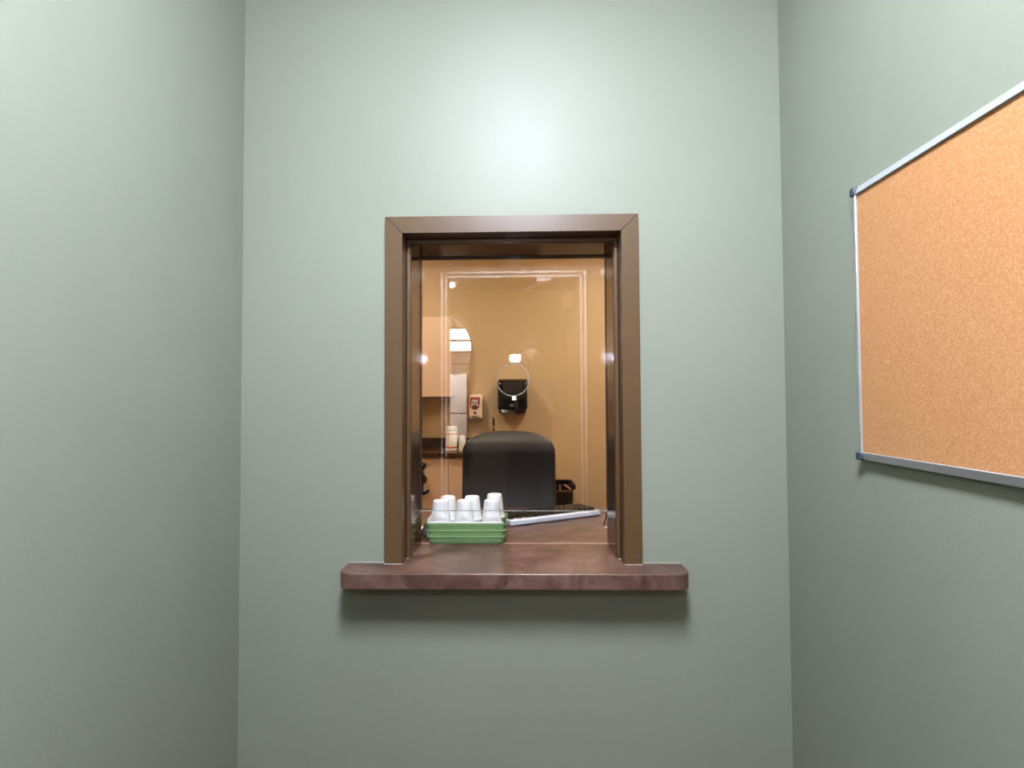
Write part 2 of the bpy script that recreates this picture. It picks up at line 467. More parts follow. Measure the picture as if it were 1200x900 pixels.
for i, (lx, ly) in enumerate(((-1.25, 4.15), (.85, 4.25), (.15, 2.50))):
    t = thing('ceiling_light', olabels[i], 'ceiling light', (lx, ly, OZ), group='square office ceiling lights')
    bm = BM(); w = .10
    box(bm, lx - w, lx - w + .02, ly - w, ly + w, OZ - .03, OZ - .001); box(bm, lx + w - .02, lx + w, ly - w, ly + w, OZ - .03, OZ - .001)
    box(bm, lx - w + .02, lx + w - .02, ly - w, ly - w + .02, OZ - .03, OZ - .001); box(bm, lx - w + .02, lx + w - .02, ly + w - .02, ly + w, OZ - .03, OZ - .001)
    obj('frame', bm, WHITEP, t)
    bm = BM(); box(bm, lx - w + .02, lx + w - .02, ly - w + .02, ly + w - .02, OZ - .024, OZ - .004); obj('diffuser', bm, OLAMP, t)

# desk on the office side, level with the ledge
desk = thing('desk', 'brown laminate office desk running on behind the service window', 'desk', (-.04, 1.97, 0))
DY0, DY1 = 1.6895, 2.235
bm = BM(); box(bm, -1.15, 1.05, DY0, DY1, ZS - .038, ZS); obj('desk_top', bm, LAM, desk, .0015)
bm = BM(); box(bm, JX0 - .012, JX1 + .012, 1.6815, 1.6892, ZS - .03, ZS + .0004); obj('edge_strip', bm, mat('pale_edge', srgb(140, 112, 96), .4), desk)
for x in (-1.13, 1.01):
    bm = BM(); box(bm, x, x + .02, DY0 + .03, DY1 - .04, 0, ZS - .038); obj('side_panel', bm, LAM, desk, .001)
bm = BM(); box(bm, -1.11, 1.01, DY0 + .03, DY0 + .048, .25, ZS - .038); obj('modesty_panel', bm, LAM, desk)

# ------------------------------------------------------------------ green tray with foam cups
TX0, TX1, TY0, TY1, TH = -.3165, -.060, 1.670, 1.828, .0655
tray = thing('tray', 'green ribbed plastic tray holding white foam cups on the counter', 'tray', ((TX0 + TX1) / 2, (TY0 + TY1) / 2, ZS))
bm = BM()
def tray_ring(z, inset, r=.016, n=5):
    return [bm.verts.new((x, y, z)) for x, y in rrect(TX0 + inset, TX1 - inset, TY0 + inset * .6, TY1 - inset * .6, r, n)]
zz = ZS + .0004
prof = [(0, .0125), (.004, .0085), (.019, .0068), (.0198, .0035), (.0232, .0035), (.024, .0066), (.038, .0050), (.0388, .0016), (.0422, .0016), (.043, .0048), (.058, .0022), (.0585, 0), (TH, 0), (TH, .0028), (.05, .006), (.004, .012)]
rings = [tray_ring(zz + h, i) for h, i in prof]
for A, B in zip(rings, rings[1:]):
    for k in range(len(A)):
        bm.faces.new((A[k], A[(k + 1) % len(A)], B[(k + 1) % len(A)], B[k]))
bm.faces.new(rings[0]); bm.faces.new(rings[-1])
obj('tray_shell', bm, GREENP, tray)
# white liner standing inside the tray
bm = BM()
lx0, lx1, ly0, ly1 = TX0 + .0145, TX1 - .015, TY0 + .0105, TY1 - .012
box(bm, lx0, lx1, ly0, ly1, zz + .0042, zz + .0065)
prism(bm, [(lx0, zz + .0065), (lx0 + .002, zz + .0065), (lx0 - .0065, zz + .0755), (lx0 - .0085, zz + .0755)], 'y', ly0, ly1)
prism(bm, [(ly0, zz + .0065), (ly0 + .002, zz + .0065), (ly0 - .003, zz + .0685), (ly0 - .005, zz + .0685)], 'x', lx0 + .002, lx1)
obj('liner', bm, FOAM, tray)

def cup_mesh():
    bm = BM()
    # upside down foam cup: rim at the bottom, narrow foot at the top
    h = .078
    lathe(bm, [(.0004, h - .0042), (.0222, h - .0044), (.0325, .004), (.0325, 0), (.0345, 0), (.0352, .0015), (.0352, .0052), (.0338, .0068), (.0318, .012), (.0300, .028), (.0262, .060), (.0246, h - .006), (.0236, h - .0015), (.0222, h), (.0206, h), (.0202, h - .0022), (.0004, h - .0022)], (0, 0, 0), 40, ring=True)
    return bm
cup_labels = {
    (0, 0): 'upside-down white foam cup, topmost of the front left stack in the green tray',
    (1, 0): 'upside-down white foam cup, topmost of the front middle stack in the green tray',
    (2, 0): 'upside-down white foam cup, topmost of the front right stack in the green tray',
    (0, 1): 'upside-down white foam cup, topmost of the rear left stack in the green tray',
    (1, 1): 'upside-down white foam cup, topmost of the rear middle stack in the green tray',
    (2, 1): 'tallest upside-down white foam cup, at the rear right of the green tray'}
low = 'lower white foam cup, nested under the %s stack in the green tray'
where = {(0, 0): 'front left', (1, 0): 'front middle', (2, 0): 'front right', (0, 1): 'rear left', (1, 1): 'rear middle', (2, 1): 'rear right'}
cup_pos = {(0, 0): (-.2735, 1.716, 2, .026), (1, 0): (-.1965, 1.716, 2, .026), (2, 0): (-.1085, 1.716, 2, .026),
           (0, 1): (-.2600, 1.786, 2, .028), (1, 1): (-.1790, 1.786, 2, .025), (2, 1): (-.1035, 1.788, 2, .040)}
cup0 = None
for key, (cx, cy, n, dz) in cup_pos.items():
    for k in range(n):
        if cup0 is None:
            c = cup0 = obj('foam_cup', cup_mesh(), FOAM)
        else:
            c = cup0.copy(); C.objects.link(c)
        top = k == n - 1
        zc = zz + .0067 + .026 * 0 + (.045 if top and key != (2, 1) else (.052 if top else .012))
        c.location = (cx, cy, zc); c.rotation_euler = (0, 0, random.uniform(0, 6))
        tag(c, cup_labels[key] if top else low % where[key], 'cup', 'foam cups in the green tray')

# ------------------------------------------------------------------ keyboard (rear edge towards the booth)
ang = math.atan2(.18, .342)
kb = thing('keyboard', 'computer keyboard with dark keys and white case lying askew on the desk', 'keyboard', (-.0544, 1.905, ZS), ang)
KL, KD = .392, .150
bm = BM()
prof = [(0, .0), (.012, -.0), (KD, -.0), (KD, .0165), (.022, .0200), (.004, .0205), (-.003, .0175), (-.003, .004)]
A = [bm.verts.new((0, y, z + .0008)) for y, z in prof]; B = [bm.verts.new((KL, y, z + .0008)) for y, z in prof]
bm.faces.new(A); bm.faces.new(B[::-1])
for i in range(len(prof)):
    j = (i + 1) % len(prof); bm.faces.new((A[i], B[i], B[j], A[j]))
obj('keyboard_case', bm, SILVERP, kb, .0025, local=True)
slope = (.0200 - .0165) / (KD - .022)
bm = BM()
def krow(y, d, x0, x1, n, z=.0105):
    zt = .0200 - slope * (y - .022)
    w = (x1 - x0) / n
    for i in range(n):
        a = x0 + i * w + .0012; b = a + w - .0024
        zb = zt - .002
        v = [bm.verts.new(p) for p in ((a, y, zb), (b, y, zb), (b, y + d, zb - slope * d), (a, y + d, zb - slope * d),
                                       (a + .002, y + .002, zb + z), (b - .002, y + .002, zb + z), (b - .002, y + d - .003, zb + z - slope * d), (a + .002, y + d - .003, zb + z - slope * d))]
        for q in ((4, 5, 6, 7), (0, 1, 5, 4), (1, 2, 6, 5), (2, 3, 7, 6), (3, 0, 4, 7)):
            bm.faces.new([v[k] for k in q])
for y, d, n in ((.026, .014, 12), (.045, .0165, 14), (.064, .0165, 14), (.083, .0165, 13), (.102, .0165, 12), (.121, .0165, 7)):
    krow(y, d, .112, KL - .008, n)
    krow(y, d, .008, .078, 4) if n != 12 or y > .05 else None
    if y in (.045, .064, .121):
        krow(y, d, .081, .108, 2)
obj('keys', bm, KEYS, kb, local=True)
bm = BM()
zt = .0232
v = [bm.verts.new(p) for p in ((.006, .014, .0214), (KL - .006, .014, .0214), (KL - .006, KD - .008, .0182), (.006, KD - .008, .0182))]
bm.faces.new(v); obj('key_bed', bm, KEYS, kb, local=True)
bm = BM()
for x in (.022, .040, .058):
    box(bm, x, x + .009, .0175, .0210, .0213, .0224)
obj('indicator_labels', bm, LEGEND, kb, local=True)
for x in (.045, KL - .07):
    bm = BM(); box(bm, x, x + .03, -.0045, -.002, .004, .0125); obj('fold_foot', bm, SILVERP, kb, .001, local=True)

# ------------------------------------------------------------------ wire loop by the right jamb, cord by the left jamb
bm = BM(); zc = ZS + .003
tube(bm, [(.300, 1.735, ZS + .118), (.275, 1.728, ZS + .110), (.2630, 1.722, ZS + .090), (.2570, 1.720, ZS + .066), (.2515, 1.718, ZS + .0545), (.2530, 1.716, ZS + .0475), (.2600, 1.718, ZS + .0415), (.2750, 1.722, ZS + .040), (.300, 1.73, ZS + .040)], .0022, 8)
wl = thing('wire_hook', 'thin bent steel wire hook with white tip beside the right window jamb', 'hook', (.30, 1.735, ZS))
obj('wire', bm, STEELW, wl)
bm = BM(); tube(bm, [(.2520, 1.7172, ZS + .0485), (.2565, 1.7165, ZS + .0435), (.2610, 1.7178, ZS + .0412)], .0028, 8); obj('tip', bm, WHITEP, wl)
bm = BM(); box(bm, .288, .312, 1.722, 1.746, ZS, ZS + .124); obj('holder', bm, BLACKM, wl, .003)
bm = BM()
pts = []
for i in range(150):
    t = i / 149
    pts.append((-.3360 - .012 * t + .0085 * math.cos(t * 2 * PI * 11), 1.735 + .16 * t, ZS + .0125 + .0085 * math.sin(t * 2 * PI * 11)))
tube(bm, pts, .0024, 6)
tag(obj('coiled_cord', bm, BLACKM), 'black coiled phone cord on the desk behind the left window jamb', 'cord')
bm = BM(); box(bm, -.43, -.322, 1.79, 1.90, ZS + .0005, ZS + .0025)
cardo = obj('paper_slip', bm, WHITEPAPER); tag(cardo, 'white paper slip on the desk left of the green tray', 'paper')

# ------------------------------------------------------------------ office chair facing the window
def backrest_bm(w_top, w_bot, h, depth, z0, y0, cx):
    """padded back: rounded top, slight flare to the bottom"""
    bm = BM(); N = 28; M_ = 26
    def half(t):      # half width at height share t (0 bottom .. 1 top)
        w = (w_bot + (w_top - w_bot) * t) / 2
        k = .80
        if t > k:
            s = (t - k) / (1 - k)
            w *= (1 - s ** 2.7) ** (1 / 2.7) if s < 1 else 0
        if t < .06:
            s = (.06 - t) / .06
            w *= .93 + .07 * (1 - s * s) ** .5
        return max(w, .0005)
    rows = []
    ts = [0, .015, .04, .08] + [.08 + .66 * i / 8 for i in range(1, 9)] + [.77, .80, .82, .84, .86, .895, .925, .95, .968, .982, .992, .998, 1]
    for t in ts:
        hw = half(t)
        edge = min(1, (1 - t) / .10) if t > .9 else (min(1, t / .05) if t < .05 else 1)
        row = []
        for k in range(N):
            a = 2 * PI * k / N
            ca, sa = math.cos(a), math.sin(a)
            x = hw * (abs(ca) ** .55) * (1 if ca >= 0 else -1)
            th = depth * .5 * (abs(sa) ** .7) * (1 if sa >= 0 else -1) * (max(edge, .0) ** .5 * .92 + .08)
            curve = .10 * (x / (w_bot / 2)) ** 2 * .55 - .05 * math.sin(t * PI)
            row.append(bm.verts.new((cx + x, y0 + th - curve + .02 * t + .075 * max(0, (t - .80) / .20) ** 2, z0 + h * t)))
        rows.append(row)
    for A, B in zip(rows, rows[1:]):
        for k in range(N):
            bm.faces.new((A[k], A[(k + 1) % N], B[(k + 1) % N], B[k]))
    bm.faces.new(rows[0][::-1]); bm.faces.new(rows[-1])
    return bm
cx, cy = -.082, 2.66
chair = thing('office_chair', 'black padded leather office chair with rounded back facing the service window', 'chair', (cx, cy - .16, 0))
obj('backrest', backrest_bm(.462, .476, .56, .085, H - .160 - .56, cy, cx), LEATHER, chair, angle=60)
bm = BM(); prism(bm, rrect(cx - .24, cx + .24, 2.24, 2.66, .09, 6), 'z', .545, .625); obj('seat', bm, LEATHER, chair, .025, seg=4)
bm = BM(); tube(bm, [(cx, 2.50, .53), (cx, 2.72, .54), (cx, 2.745, .60), (cx, 2.735, .76)], .022, 10); obj('back_support', bm, BLACKM, chair)
bm = BM(); lathe(bm, [(.05, .545), (.05, .52), (.026, .50), (.026, .30), (.034, .29), (.034, .11), (.05, .10), (.05, .07)], (cx, 2.48, 0), 20); obj('gas_post', bm, BLACKM, chair)
for k in range(5):
    a = 2 * PI * k / 5 + .3
    e = (cx + .28 * math.cos(a), 2.48 + .28 * math.sin(a))
    bm = BM(); tube(bm, [(cx, 2.48, .095), (e[0], e[1], .072)], [.026, .016], 10); leg = obj('leg', bm, BLACKM, chair)
    bm = BM(); lathe(bm, [(.006, -.02), (.026, -.02), (.028, -.012), (.028, .012), (.026, .02), (.006, .02)], (e[0], e[1], .028), 16, 'y'); obj('caster', bm, BLACKP, leg)

# ------------------------------------------------------------------ cabinets at the back of the office
CZT = H - .4855      # worktop
CF = 4.85            # front edge of the worktop
ux1 = -.709; uy = 5.07
up = thing('wall_cabinet', 'pale peach wall cabinet hung above the office worktop', 'cabinet', (-1.35, OY, H + .032))
bm = BM(); box(bm, -1.99, ux1, uy + .019, OY, H + .032, H + .8085); obj('cabinet_body', bm, PEACHD, up, .001)
for x0, x1 in ((-1.988, -1.352), (-1.348, ux1 - .002)):
    bm = BM(); box(bm, x0, x1, uy, uy + .018, H + .034, H + .8065); d = obj('door', bm, PEACH, up, .0018)
    bm = BM(); hx = x1 - .04 if x0 < -1.5 else x0 + .04
    tube(bm, [(hx, uy, H + .10), (hx, uy - .028, H + .105), (hx, uy - .028, H + .195), (hx, uy, H + .20)], .005, 8); obj('handle', bm, CHROME, d)
# base cabinets, worktop, sink and faucet
cab_x1 = .14
base = thing('base_cabinet', 'pale peach base cabinet with flat doors behind the office chair', 'cabinet', (-.9, OY, 0))
bm = BM(); box(bm, -1.99, cab_x1, CF + .045, OY - .002, .10, CZT - .042); box(bm, -1.97, cab_x1 - .02, CF + .10, OY - .002, 0, .10); obj('cabinet_body', bm, PEACHD, base, .001)
edges = [-1.99, -1.345, -.7045, -.28, cab_x1]
for x0, x1 in zip(edges, edges[1:]):
    bm = BM(); box(bm, x0 + .0018, x1 - .0018, CF + .026, CF + .044, .104, CZT - .046); obj('door', bm, PEACH, base, .0015)
wt = thing('worktop', 'dark brown laminate worktop with backsplash on the peach base cabinet', 'worktop', (-.9, OY, CZT - .04))
bm = BM(); sx0, sx1, sy0, sy1 = -.52, -.10, 4.93, 5.24
box(bm, -2.0, sx0, CF, OY - .0005, CZT - .04, CZT); box(bm, sx1, cab_x1 + .01, CF, OY - .0005, CZT - .04, CZT)
box(bm, sx0, sx1, CF, sy0, CZT - .04, CZT); box(bm, sx0, sx1, sy1, OY - .0005, CZT - .04, CZT)
obj('worktop_slab', bm, LAMDARK, wt)
bm = BM(); box(bm, -2.0, cab_x1 + .01, OY - .02, OY - .0005, CZT, CZT + .102); obj('backsplash', bm, LAMDARK, wt, .001)
sink = thing('sink', 'steel sink set into the dark worktop behind the chair', 'sink', (-.31, 5.085, CZT - .04))
bm = BM()
ring = [[bm.verts.new((x, y, z)) for x, y in rrect(sx0 + i, sx1 - i, sy0 + i, sy1 - i, .03, 4)] for z, i in ((CZT + .0005, -.012), (CZT + .004, -.008), (CZT + .004, .004), (CZT - .03, .006), (CZT - .0395, .02))]
for A, B in zip(ring, ring[1:]):
    for k in range(len(A)):
        bm.faces.new((A[k], A[(k + 1) % len(A)], B[(k + 1) % len(A)], B[k]))
bm.faces.new(ring[-1])
obj('basin', bm, CHROME, sink)
fx, fy = -.311, 5.30
fau = thing('faucet', 'slim dark gooseneck faucet rising behind the chair back', 'faucet', (fx, fy, CZT))
bm = BM(); lathe(bm, [(.028, .0003), (.028, .012), (.016, .02), (.013, .06), (.011, .065)], (fx, fy, CZT), 18); obj('base', bm, DARKCHROME, fau)
bm = BM()
pp = [(fx, fy, CZT + .06), (fx, fy, CZT + .25)] + [(fx, fy - .055 + .055 * math.cos(a), CZT + .25 + .055 * math.sin(a)) for a in [PI * k / 10 for k in range(1, 11)]] + [(fx, fy - .11, CZT + .215)]
tube(bm, pp, .0105, 10); obj('spout', bm, DARKCHROME, fau)
bm = BM(); tube(bm, [(fx, fy - .11, CZT + .235), (fx, fy - .11, CZT + .205)], .014, 12); obj('aerator', bm, CHROME, fau)
bm = BM(); tube(bm, [(fx + .012, fy, CZT + .045), (fx + .07, fy, CZT + .06)], [.007, .005], 10); obj('lever', bm, DARKCHROME, fau)

# wipes canister and little white cup on the worktop
bxx, byy = -.709, 5.10
can = thing('wipes_canister', 'white canister with orange bands standing on the dark worktop', 'canister', (bxx, byy, CZT))
bm = BM(); lathe(bm, [(.054, .0003), (.058, .004), (.058, .19), (.055, .195)], (bxx, byy, CZT), 28); obj('can', bm, WHITEP, can)
bm = BM(); lathe(bm, [(.0585, .1955), (.0595, .20), (.0595, .226), (.054, .234), (.03, .236)], (bxx, byy, CZT), 28); obj('lid', bm, WHITEP, can)
for z0, z1 in ((.026, .042), (.158, .166)):
    bm = BM(); lathe(bm, [(.0575, z0), (.0586, z0 + .0003), (.0586, z1 - .0003), (.0575, z1)], (bxx, byy, CZT), 28); o = obj('label_band', bm, ORANGE, can); o['label'] = 'orange band'
bm = BM()
for i in range(15):
    a = math.radians(-155 + i * 2.6)
    for z0, z1 in ((.048, .154),):
        pass
pa = [(bxx + .0588 * math.cos(math.radians(a)), byy + .0588 * math.sin(math.radians(a))) for a in range(192, 222, 6)]
A = [bm.verts.new((x, y, CZT + .044)) for x, y in pa]; B = [bm.verts.new((x, y, CZT + .164)) for x, y in pa]
for i in range(len(pa) - 1):
    bm.faces.new((A[i], A[i + 1], B[i + 1], B[i]))
o = obj('label_stripe', bm, ORANGE, can); o['label'] = 'orange upright stripe'
bm = BM(); lathe(bm, [(.036, .0003), (.037, .004), (.034, .05), (.026, .125), (.022, .147), (.018, .148)], (-.602, 5.08, CZT), 24)
tag(obj('paper_cup', bm, WHITEP), 'small white tapered cup upside down beside the orange-banded canister', 'cup')

# navy hook on the base cabinet door
hx, hy = -.948, CF + .026
hk = thing('coat_hook', 'navy double hook with a black knob on the peach cabinet door', 'hook', (hx, hy, H - .84))
bm = BM(); box(bm, hx - .022, hx + .010, hy - .012, hy - .0003, H - .855, H - .61); obj('plate', bm, NAVY, hk, .003)
bm = BM(); tube(bm, [(hx - .006, hy - .012, H - .64), (hx + .012, hy - .05, H - .625), (hx + .022, hy - .075, H - .605)], .014, 10); obj('arm', bm, BLACKM, hk)
bm = BM(); ball(bm, (hx + .022, hy - .08, H - .595), .032, 18); obj('knob', bm, BLACKP, hk)
bm = BM(); tube(bm, [(hx - .006, hy - .010, H - .845), (hx + .02, hy - .05, H - .848), (hx + .055, hy - .065, H - .835), (hx + .07, hy - .07, H - .815)], [.016, .016, .013, .012], 10); obj('lower_hook', bm, NAVY, hk)
bm = BM(); lathe(bm, [(.001, -.010), (.04, -.010), (.043, -.006), (.043, -.0003)], (hx + .002, hy, H - .728), 24, 'y'); obj('rosette', bm, WOODB, hk)

# ------------------------------------------------------------------ dispensers on the far wall
px = -.120
pd = thing('paper_towel_dispenser', 'glossy black paper towel dispenser on the tan wall above the chair', 'dispenser', (px, OY, H - .135))
bm = BM()
z0, z1 = H - .133, H + .205
out = []
def sect(z):
    t = (z - z0) / (z1 - z0)
    hw = .145 if t > .14 else .134 + .011 * max(0, (t - .10) / .04) if t > .10 else .134
    d = .20 + .025 * math.sin(t * PI) - (.05 * ((t - .85) / .15) ** 2 if t > .85 else 0) - (.03 * ((.12 - t) / .12) if t < .12 else 0)
    return hw, d
rows = []
for i in range(26):
    z = z0 + (z1 - z0) * i / 25
    hw, d = sect(z)
    hw -= .006 if i in (0, 25) else 0
    r = .03
    row = [bm.verts.new((px - hw, OY - .0005, z))]
    for k in range(7):
        a = PI + .5 * PI * k / 6; row.append(bm.verts.new((px - hw + r + r * math.cos(a), OY - d + r + r * math.sin(a), z)))
    for k in range(1, 6):
        u = k / 6; row.append(bm.verts.new((px - hw + r + u * (2 * hw - 2 * r), OY - d - .010 * math.sin(u * PI), z)))
    for k in range(7):
        a = 1.5 * PI + .5 * PI * k / 6; row.append(bm.verts.new((px + hw - r + r * math.cos(a), OY - d + r + r * math.sin(a), z)))
    row.append(bm.verts.new((px + hw, OY - .0005, z)))
    rows.append(row)
for A, B in zip(rows, rows[1:]):
    for k in range(len(A)):
        bm.faces.new((A[k], A[(k + 1) % len(A)], B[(k + 1) % len(A)], B[k]))
bm.faces.new(rows[0][::-1]); bm.faces.new(rows[-1])
obj('cover', bm, BLACKP, pd)
bm = BM(); box(bm, px - .095, px + .095, OY - .236, OY - .2255, H + .065, H + .165); obj('smoked_window', bm, mat('smoked_plastic', srgb(30, 25, 19), .45), pd, .004)
bm = BM(); prism(bm, [(px - .006 + .022 * math.cos(a * PI / 12), H - .052 + .014 * math.sin(a * PI / 12)) for a in range(24)], 'y', OY - .2385, OY - .228); obj('emblem', bm, mat('grey_emblem', srgb(86, 92, 104), .3), pd)
bm = BM(); box(bm, px - .085, px + .085, OY - .17, OY - .05, z0 - .004, z0 + .002); obj('towel_slot', bm, BLACKM, pd)

sxx = -.494
sd = thing('soap_dispenser', 'pale soap dispenser with a red label on the tan wall by the towel dispenser', 'dispenser', (sxx, OY, H - .20))
bm = BM()
sz0, sz1 = H - .185, H + .058
side = [(OY - .0005, sz0 + .03), (OY - .0005, sz1), (OY - .045, sz1), (OY - .085, sz1 - .03), (OY - .105, sz1 - .09), (OY - .11, sz0 + .05), (OY - .105, sz0), (OY - .05, sz0)]
prism(bm, side, 'x', sxx - .0675, sxx + .0675)
obj('housing', bm, CREAM, sd, .016, seg=4)
def front_y(z):
    for (ya, za), (yb, zb) in zip(side[2:6], side[3:6]):
        if zb <= z <= za:
            return ya + (yb - ya) * (za - z) / (za - zb) if za != zb else ya
    return OY - .11
def front_panel(name, pts, m, off, parent):
    bm = BM()
    A = [bm.verts.new((x, front_y(z) - off, z)) for x, z in pts]
    B = [bm.verts.new((x, front_y(z) - off + .006, z)) for x, z in pts]
    n = len(pts)
    bm.faces.new(A); bm.faces.new(B[::-1])
    for i in range(n):
        bm.faces.new((A[i], A[(i + 1) % n], B[(i + 1) % n], B[i]))
    return obj(name, bm, m, parent, smooth=False)
def ushape(cx, w, zt, zb, n=14):
    zm = zb + (zt - zb) * .42
    return [(cx - w, zt), (cx - w, zm)] + [(cx - w * math.cos(PI * k / n), zm - (zm - zb) * math.sin(PI * k / n)) for k in range(1, n)] + [(cx + w, zm), (cx + w, zt)]
# the panel bends with the front: build it as rows
bm = BM(); rows = []
zt, zb, w = H + .028, H - .098, .050
for i in range(19):
    z = zt + (zb - zt) * i / 18
    zm = zb + (zt - zb) * .42
    hw = w if z > zm else w * math.sqrt(max(0, 1 - ((zm - z) / (zm - zb)) ** 2))
    hw = max(hw, .002)
    rows.append([bm.verts.new((sxx - .006 + hw * u, front_y(z) - .0025, z)) for u in (-1, -.5, 0, .5, 1)])
for A, B in zip(rows, rows[1:]):
    for k in range(4):
        bm.faces.new((A[k], A[k + 1], B[k + 1], B[k]))
bmesh.ops.solidify(bm, geom=bm.faces[:], thickness=-.003)
rl = obj('red_label', bm, REDP, sd); rl['label'] = 'red shield-shaped label'
front_panel('label_patch', [(sxx - .040, H + .004), (sxx + .022, H + .004), (sxx + .022, H - .050), (sxx - .040, H - .050)], mat('pale_patch', srgb(222, 196, 170), .5), .0095, rl)
bm = BM()
for (x0, x1, za, zb_) in ((-.034, -.022, -.008, .001), (-.036, .012, -.026, -.017), (-.032, .016, -.038, -.030)):
    yb_ = min(front_y(H + za), front_y(H + zb_)) - .0115
    box(bm, sxx + x0, sxx + x1, yb_, yb_ + .004, H + za, H + zb_)
obj('label_print', bm, GREYP, rl)
yb_ = front_y(H - .055) - .010
for (x0, x1, za, zb_) in ((-.042, -.032, -.066, -.044), (.020, .036, -.060, -.048)):
    bm = BM(); box(bm, sxx + x0, sxx + x1, yb_, yb_ + .004, H + za, H + zb_); obj('label_mark', bm, WHITEP, rl)
bm = BM(); lathe(bm, [(.001, -.006), (.010, -.006), (.013, -.002), (.013, .004)], (sxx - .006, OY - .110, H - .128), 18, 'y'); obj('sight_lens', bm, BLACKP, sd)
bm = BM(); box(bm, sxx - .036, sxx + .026, OY - .115, OY - .106, H - .168, H - .160); obj('sensor_slot', bm, mat('brown_slot', srgb(96, 66, 50), .5), sd)
bm = BM(); box(bm, sxx - .04, sxx + .03, OY - .098, OY - .045, H - .205, H - .184); obj('nozzle', bm, mat('brown_nozzle', srgb(120, 92, 72), .5), sd, .004)

# ------------------------------------------------------------------ waste bin
wx, wy = .345, 5.12
wz = H - .79
wb = thing('waste_bin', 'black waste bin with open rim on the floor right of the chair', 'bin', (wx, wy, 0))
bm = BM(); P = lambda i, z: [bm.verts.new((x, y, z)) for x, y in rrect(wx - .122 + i, wx + .122 - i, wy - .15 + i, wy + .15 - i, .035, 5)]
rr = [P(.035, .0005), P(.030, .01), P(.016, wz - .075), P(.02, wz - .075), P(.034, .015)]
for A, B in zip(rr, rr[1:]):
    for k in range(len(A)):
        bm.faces.new((A[k], A[(k + 1) % len(A)], B[(k + 1) % len(A)], B[k]))
bm.faces.new(rr[0]); bm.faces.new(rr[-1])
obj('bin_body', bm, BLACKM, wb)
bm = BM(); rr = [P(.014, wz - .0745), P(.012, wz - .0545), P(.02, wz - .0545), P(.022, wz - .0745)]
for A, B in zip(rr, rr[1:] + rr[:1]):
    for k in range(len(A)):
        bm.faces.new((A[k], A[(k + 1) % len(A)], B[(k + 1) % len(A)], B[k]))
o = obj('liner_band', bm, mat('tan_liner', srgb(150, 120, 92), .5), wb); o['label'] = 'tan liner showing under the rim'
bm = BM(); rr = [P(.012, wz - .054), P(-.006, wz - .048), P(-.007, wz - .012), P(.006, wz), P(.016, wz - .006), P(.016, wz - .054)]
for A, B in zip(rr, rr[1:] + rr[:1]):
    for k in range(len(A)):
        bm.faces.new((A[k], A[(k + 1) % len(A)], B[(k + 1) % len(A)], B[k]))
obj('rim', bm, BLACKP, wb)
bm = BM()
yy = wy - .158
prism(bm, [(wx - .028, wz - .052), (wx - .016, wz - .052), (wx - .018, wz + .002), (wx - .026, wz + .002)], 'y', yy - .001, yy + .001)
prism(bm, [(wx + .012, wz - .004), (wx + .028, wz + .004), (wx + .084, wz - .040), (wx + .072, wz - .050)], 'y', yy - .001, yy + .001)
o = obj('liner_tie', bm, mat('tan_tie', srgb(206, 170, 128), .5), wb); o['label'] = 'tan liner strips over the black rim'

# ------------------------------------------------------------------ doorway and hall behind the camera (seen mirrored in the glass)
door = bpy.data.objects.new('door_1', None); C.objects.link(door); door.location = ((dx0 + dx1) / 2, YD, 0); door['kind'] = 'structure'
door['label'] = 'open door in a brown metal frame, mirrored in the service window glass'
bm = BM(); f = .045
for (x0, x1, z0, z1) in ((dx0 - f, dx0, 0, dz1 + f), (dx1, dx1 + f, 0, dz1 + f), (dx0, dx1, dz1, dz1 + f)):
    box(bm, x0, x1, YD, YD + .014, z0, z1)
for (x0, x1, z0, z1) in ((dx0 - .012, dx0, 0, dz1 + .012), (dx1, dx1 + .012, 0, dz1 + .012), (dx0, dx1, dz1, dz1 + .012)):
    box(bm, x0, x1, YD - .125, YD, z0, z1)
DFRAME = mat('door_frame_paint', srgb(60, 46, 34), .4)
BEAD = mat('door_bead_paint', srgb(252, 248, 240), .25, coat=.4)
obj('door_frame', bm, DFRAME, door, .002)
for a_, b_ in ((.001, .0145), (.030, .0445)):      # two flat raised ridges round the opening
    for x0, x1, z0, z1 in ((dx0 - b_, dx0 - a_, 0, dz1 + b_), (dx1 + a_, dx1 + b_, 0, dz1 + b_), (dx0 - a_, dx1 + a_, dz1 + a_, dz1 + b_)):
        bm = BM(); box(bm, x0, x1, YD + .012, YD + .022, z0, z1); obj('frame_bead', bm, BEAD, door, .002)
bm = BM(); box(bm, dx1 - .005, dx1 + .037, YD - 1.06, YD - .135, .008, dz1 - .004); leaf = obj('door_leaf', bm, mat('door_brown', srgb(110, 84, 58), .4), door, .002)
bm = BM(); box(bm, dx1 - .075, dx1 - .0055, YD - .62, YD - .37, H + .757, H + .845); clo = obj('closer_box', bm, WHITEP, leaf, .006)
def bar(pts, w, m, parent, name):
    bm = BM(); tube(bm, pts, w, 8); return obj(name, bm, m, parent)
SHINY = mat('shiny_silver', srgb(235, 235, 235), .3, metal=.2)
bar([(.14, YD - .02, H + .842), (.016, YD - .27, H + .842)], .017, SHINY, clo, 'closer_arm')
bar([(.016, YD - .27, H + .83), (dx1 - .05, YD - .45, H + .83)], .007, SHINY, clo, 'closer_rod')
bm = BM(); box(bm, .09, .19, YD - .05, YD + .018, H + .835, H + .862); obj('closer_bracket', bm, SHINY, clo, .003)
bm = BM(); tube(bm, [(dx1 - .006, YD - .98, 1.02), (dx1 - .055, YD - .98, 1.02), (dx1 - .06, YD - .86, 1.02)], .011, 10); obj('door_handle', bm, CHROME, leaf)

